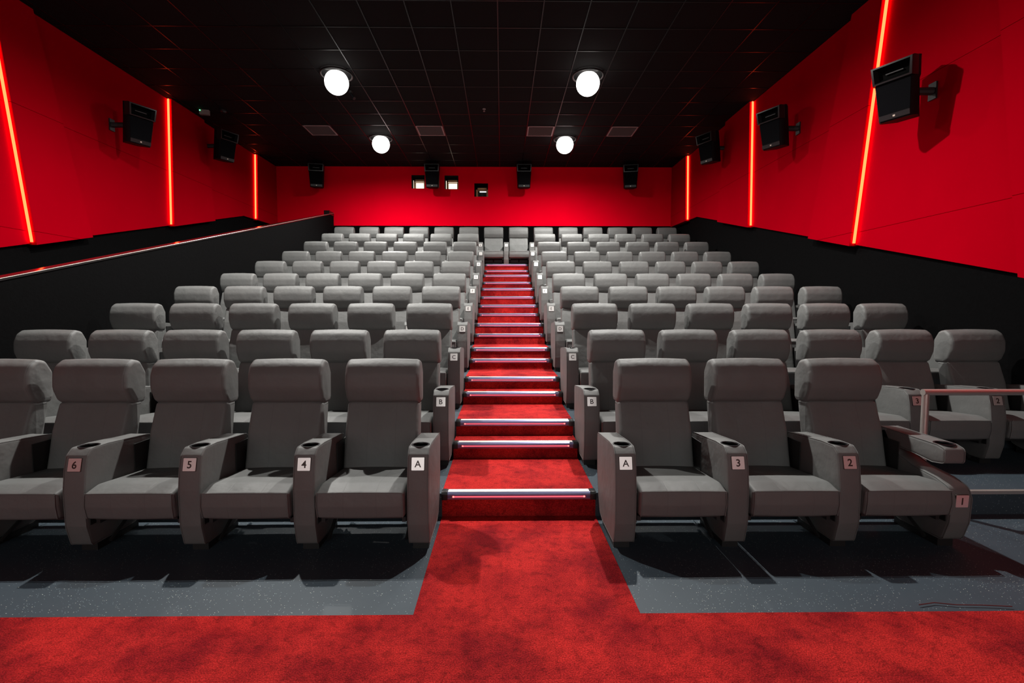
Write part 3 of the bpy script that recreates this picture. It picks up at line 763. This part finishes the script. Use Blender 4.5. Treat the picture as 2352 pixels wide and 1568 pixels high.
# ------------------------------------------------------------------ loudspeakers
def speaker(loc, yaw, pitch, lb, bx=None, s=1.):
    """local: front faces -y; origin at the middle of the cabinet"""
    root = empty('wall_speaker', loc)
    R = Matrix.Rotation(yaw, 4, 'Z') @ Matrix.Rotation(pitch, 4, 'X')
    root.rotation_euler = R.to_euler(); root.scale = (s, s, s)
    H = .33; wt, wb = .225, .185; fy = -.17; by = .17
    def wz(z): return lerp(wb, wt, (z+H)/(2*H))
    bm = bmesh.new()
    rings = []
    zh = H-.222
    for z, f in ((-H, fy*.92), (-H+.03, fy), (-.1, fy), (zh-.004, fy), (zh+.004, -.075), (H-.02, -.075), (H, -.070)):
        w = wz(z); bk = .62; sy = max(-.09, f+.02)
        pr = [Vector(q) for q in ((-w, sy+.05), (-w, sy), (-w+.012, (sy+f)/2-.01 if f < -.1 else f+.01), (-w+.035, f), (w-.035, f), (w-.012, (sy+f)/2-.01 if f < -.1 else f+.01), (w, sy), (w, sy+.05), (w*bk, by), (-w*bk, by))]
        rings.append([bm.verts.new((p.x, p.y, z)) for p in pr])
    n = len(rings[0])
    for a, b in zip(rings, rings[1:]):
        for i in range(n): bm.faces.new((a[i], a[(i+1) % n], b[(i+1) % n], b[i]))
    bm.faces.new(rings[0]); bm.faces.new(rings[-1])
    link(to_mesh(bm, 'cabinet', True, 30), 'cabinet', root, M['speaker_body'])
    # horn: raised collar with funnel
    bm = bmesh.new(); z1, z0 = H-.012, H-.215
    def ring(ins, y, zi=0):
        w1, w0 = wz(z1)-.012-ins, wz(z0)-.012-ins
        return [bm.verts.new(q) for q in ((-w0, y, z0+ins*.8), (w0, y, z0+ins*.8), (w1, y, z1-ins*.8), (-w1, y, z1-ins*.8))]
    rs = [ring(-.010, -.045), ring(-.010, -.170), ring(0, -.198), ring(.022, -.200), ring(.05, -.14), ring(.075, -.105)]
    for j, (a, b) in enumerate(zip(rs, rs[1:])):
        for i in range(4): bm.faces.new((a[i], a[(i+1) % 4], b[(i+1) % 4], b[i])).material_index = 0 if j < 3 or i in (1, 3) and j < 4 else 1  # funnel hollow painted dark as shade, its side faces kept lighter
    bm.faces.new(rs[-1]).material_index = 1
    hn = link(to_mesh(bm, 'horn', True, 25), 'horn', root, [M['speaker_horn'], M['hollow_shade']])
    bm = bmesh.new(); box(bm, -.09, .09, -.128, -.118, (z0+z1)/2-.006, (z0+z1)/2+.006)
    link(to_mesh(bm, 'throat', False), 'throat', hn, M['black_plastic'])
    bm = bmesh.new(); za, zb = -H+.085, z0-.012
    for zz in ():
        pass
    wv, wv2 = wz(za)-.03, wz(zb)-.03
    v = [bm.verts.new(q) for q in ((-wv, fy-.002, za), (wv, fy-.002, za), (wv2, fy-.002, zb), (-wv2, fy-.002, zb), (-wv, fy+.01, za), (wv, fy+.01, za), (wv2, fy+.01, zb), (-wv2, fy+.01, zb))]
    for f in ((0, 1, 2, 3), (4, 5, 6, 7), (0, 1, 5, 4), (1, 2, 6, 5), (2, 3, 7, 6), (3, 0, 4, 7)): bm.faces.new([v[i] for i in f])
    bmesh.ops.bevel(bm, geom=bm.edges[:], offset=.0015, segments=1, affect='EDGES')
    link(to_mesh(bm, 'grille', False), 'grille', root, M['speaker_grille'])
    bm = bmesh.new(); wq = wz(-H+.04)-.028
    box(bm, -wq, wq, fy-.008, fy+.01, -H+.016, -H+.075)
    bs = link(to_mesh(bm, 'base_band', False), 'base_band', root, M['speaker_horn'])
    bm = bmesh.new(); box(bm, -.012, .012, fy-.0105, fy-.008, -H+.036, -H+.056)
    tag(link(to_mesh(bm, 'badge', False), 'badge', bs, M['badge']), 'small pale maker badge')
    # bracket to the wall (built in world direction, so as a child with inverse rotation)
    if bx:
        bm = bmesh.new()
        d = R.to_3x3().inverted() @ (Vector(bx)/s)
        st = Vector((0, by-.02, 0))
        box(bm, -.05, .05, by-.02, by+.03, -.10, .10)
        tube(bm, [st+Vector((0, .03, 0)), d], .045, 10)
        br = link(to_mesh(bm, 'bracket', False), 'bracket', root, M['black_metal'])
        bm = bmesh.new()
        wd = (Vector(bx)); wn = Vector((1, 0, 0)) if abs(bx[0]) > abs(bx[1]) else Vector((0, 1, 0))
        Ri = R.to_3x3().inverted()
        def tr(x, y, z): return Ri @ (Vector((x, y, z))/s)
        hw = .055
        vs = []
        for q in ((0, 0), (1, 0)):
            for a, b in ((-1, -1), (1, -1), (1, 1), (-1, 1)):
                off = wn*(-.02 if q[0] == 0 else .0)*(1 if (bx[0] if wn.x else bx[1]) > 0 else -1)
                lat = Vector((0, 1, 0)) if wn.x else Vector((1, 0, 0))
                vs.append(bm.verts.new(tr(*(wd+off+lat*a*hw+Vector((0, 0, b*.10))))))
        for f in ((0, 1, 2, 3), (4, 5, 6, 7), (0, 1, 5, 4), (1, 2, 6, 5), (2, 3, 7, 6), (3, 0, 4, 7)): bm.faces.new([vs[i] for i in f])
        link(to_mesh(bm, 'wall_plate', False), 'wall_plate', br, M['black_metal'])
    return tag(root, lb, 'loudspeaker', 'black cinema loudspeakers on the walls')
PT = math.radians(10)
for y, z, lb in ((6.06, 4.24, 'largest black loudspeaker, nearest on the right red wall'), (8.80, 4.80, 'black loudspeaker just right of the middle right light strip'), (11.55, 5.36, 'dim black loudspeaker at the ceiling, farthest on the right wall')):
    speaker((4.83, y, z), math.radians(-62), PT, lb, (XR-4.83-.002, .0, .0))
for y, z, lb in ((8.90, 4.85, 'black loudspeaker left of the middle light strip on the left wall'), (11.65, 5.40, 'dim black loudspeaker hung close below the ceiling, farthest on left wall')):
    speaker((-6.42, y, z), math.radians(62), PT, lb, (XL+6.42+.002, 0, 0))
for x, yw, lb in ((-5.42, 12, 'black loudspeaker at far left of the rear wall above the half wall'), (-2.03, 0, 'black loudspeaker on rear wall between the two lit projection windows'), (.655, 0, 'black loudspeaker on the rear wall right of the dark projection window'), (3.80, -10, 'black loudspeaker at far right of the rear wall')):
    speaker((x, 14.72, 5.56), math.radians(yw), math.radians(6), lb, (0, YB-14.72-.002, 0))

# ------------------------------------------------------------------ half wall beside the left rows
def hz(y): return 1.890+.2643*(y-5.05)
bm = bmesh.new(); xa, xb = -5.22, -5.085; ya, yb = 1.6, YB
pr = [(ya, 0), (yb, 0), (yb, hz(yb)), (ya, hz(ya))]
a = [bm.verts.new((xa, y, z)) for y, z in pr]; b = [bm.verts.new((xb, y, z)) for y, z in pr]
bm.faces.new(a); bm.faces.new(list(reversed(b)))
for i in range(4): bm.faces.new((a[i], a[(i+1) % 4], b[(i+1) % 4], b[i]))
tag(link(to_mesh(bm, 'wall_partition', False), 'wall_partition', mats=M['black_wall']), kind='structure')
root = empty('wall_capping', (0, 0, 0))
bm = bmesh.new()
cap = fillet([(-5.232, -.006, 0), (-5.232, .022, .004), (-5.075, .022, .004), (-5.075, -.006, 0)], 3)
rings = [[bm.verts.new((p.x, y, hz(y)+p.y)) for p in cap] for y in (ya, yb)]
n = len(cap)
for i in range(n): bm.faces.new((rings[0][i], rings[0][(i+1) % n], rings[1][(i+1) % n], rings[1][i]))
bm.faces.new(rings[0]); bm.faces.new(rings[1])
link(to_mesh(bm, 'capping_board', True, 30), 'board', root, M['black_gloss'])
bm = bmesh.new(); tube(bm, [(-5.074, ya, hz(ya)+.018), (-5.074, yb, hz(yb)+.018)], .0045, 8)
link(to_mesh(bm, 'edge_trim'), 'edge_trim', root, M['steel'])
bm = bmesh.new(); box(bm, -5.235, -5.072, YB-.40, YB-.005, hz(YB)-.09, hz(YB)+.018)
link(to_mesh(bm, 'end_block', False), 'end_block', root, M['black_gloss'])
tag(root, 'glossy dark capping board along the sloping black half wall at left', 'capping board')

# ------------------------------------------------------------------ handrail and platform edge at right
root = empty('handrail', (3.36, 3.82, ZR[1]))
bm = bmesh.new(); ht = .752
tube(bm, [(0, 0, 0), (0, 0, ht-.012)], .025, 16); link(to_mesh(bm, 'post', True, 60), 'post', root, M['steel'])
bm = bmesh.new(); tube(bm, [(1.80, 0, 0), (1.80, 0, ht-.012)], .025, 16); link(to_mesh(bm, 'post2', True, 60), 'post', root, M['steel'])
bm = bmesh.new(); tube(bm, [(-.025, 0, ht), (1.825, 0, ht)], .0255, 16); link(to_mesh(bm, 'top_rail', True, 60), 'top_rail', root, M['steel'])
for x in (0, 1.8):
    bm = bmesh.new(); lathe(bm, [(.045, 0), (.045, .006), (.026, .008)], (x, 0, 0), 20, cap=True); link(to_mesh(bm, 'flange'), 'flange', root, M['steel'])
tag(root, 'brushed steel handrail on the platform edge behind the seat with plate 1', 'handrail')
bm = bmesh.new(); box(bm, 2.98, XR, RY-.006, RY+.03, ZR[1]+.0005, ZR[1]+.004); box(bm, 2.98, XR, RY-.008, RY-.003, ZR[1]-.02, ZR[1]+.004)
tag(link(to_mesh(bm, 'edge', False), 'trim_1', mats=M['steel']), kind='structure')
bm = bmesh.new(); tube(bm, [(2.22, 2.50, .012), (2.32, 2.52, .011), (2.42, 2.50, .011), (2.56, 2.495, .011), (2.70, 2.48, .012)], .0025, 5)
tag(link(to_mesh(bm, 'thread'), 'loose_thread', mats=M['cable']), 'dark red loose thread at the carpet edge on the right', 'thread')

# ------------------------------------------------------------------ world, camera, view
w = bpy.data.worlds.new('world'); SC.world = w; w.use_nodes = True
w.node_tree.nodes['Background'].inputs[0].default_value = (0, 0, 0, 1)
w.node_tree.nodes['Background'].inputs[1].default_value = 0
cam = bpy.data.cameras.new('camera'); co = bpy.data.objects.new('camera', cam); COL.objects.link(co)
cam.sensor_width = 36; cam.lens = 1126.6/2352*36; cam.shift_x = (1176-1164.5)/2352
cam.clip_start = .05
co.location = (0, 0, 1.5645); co.rotation_euler = (PI/2-.0591, 0, -.0107)
SC.camera = co
vs = SC.view_settings; vs.view_transform = 'Standard'; vs.look = 'None'; vs.gamma = 1; vs.use_curve_mapping = False; vs.exposure = 0
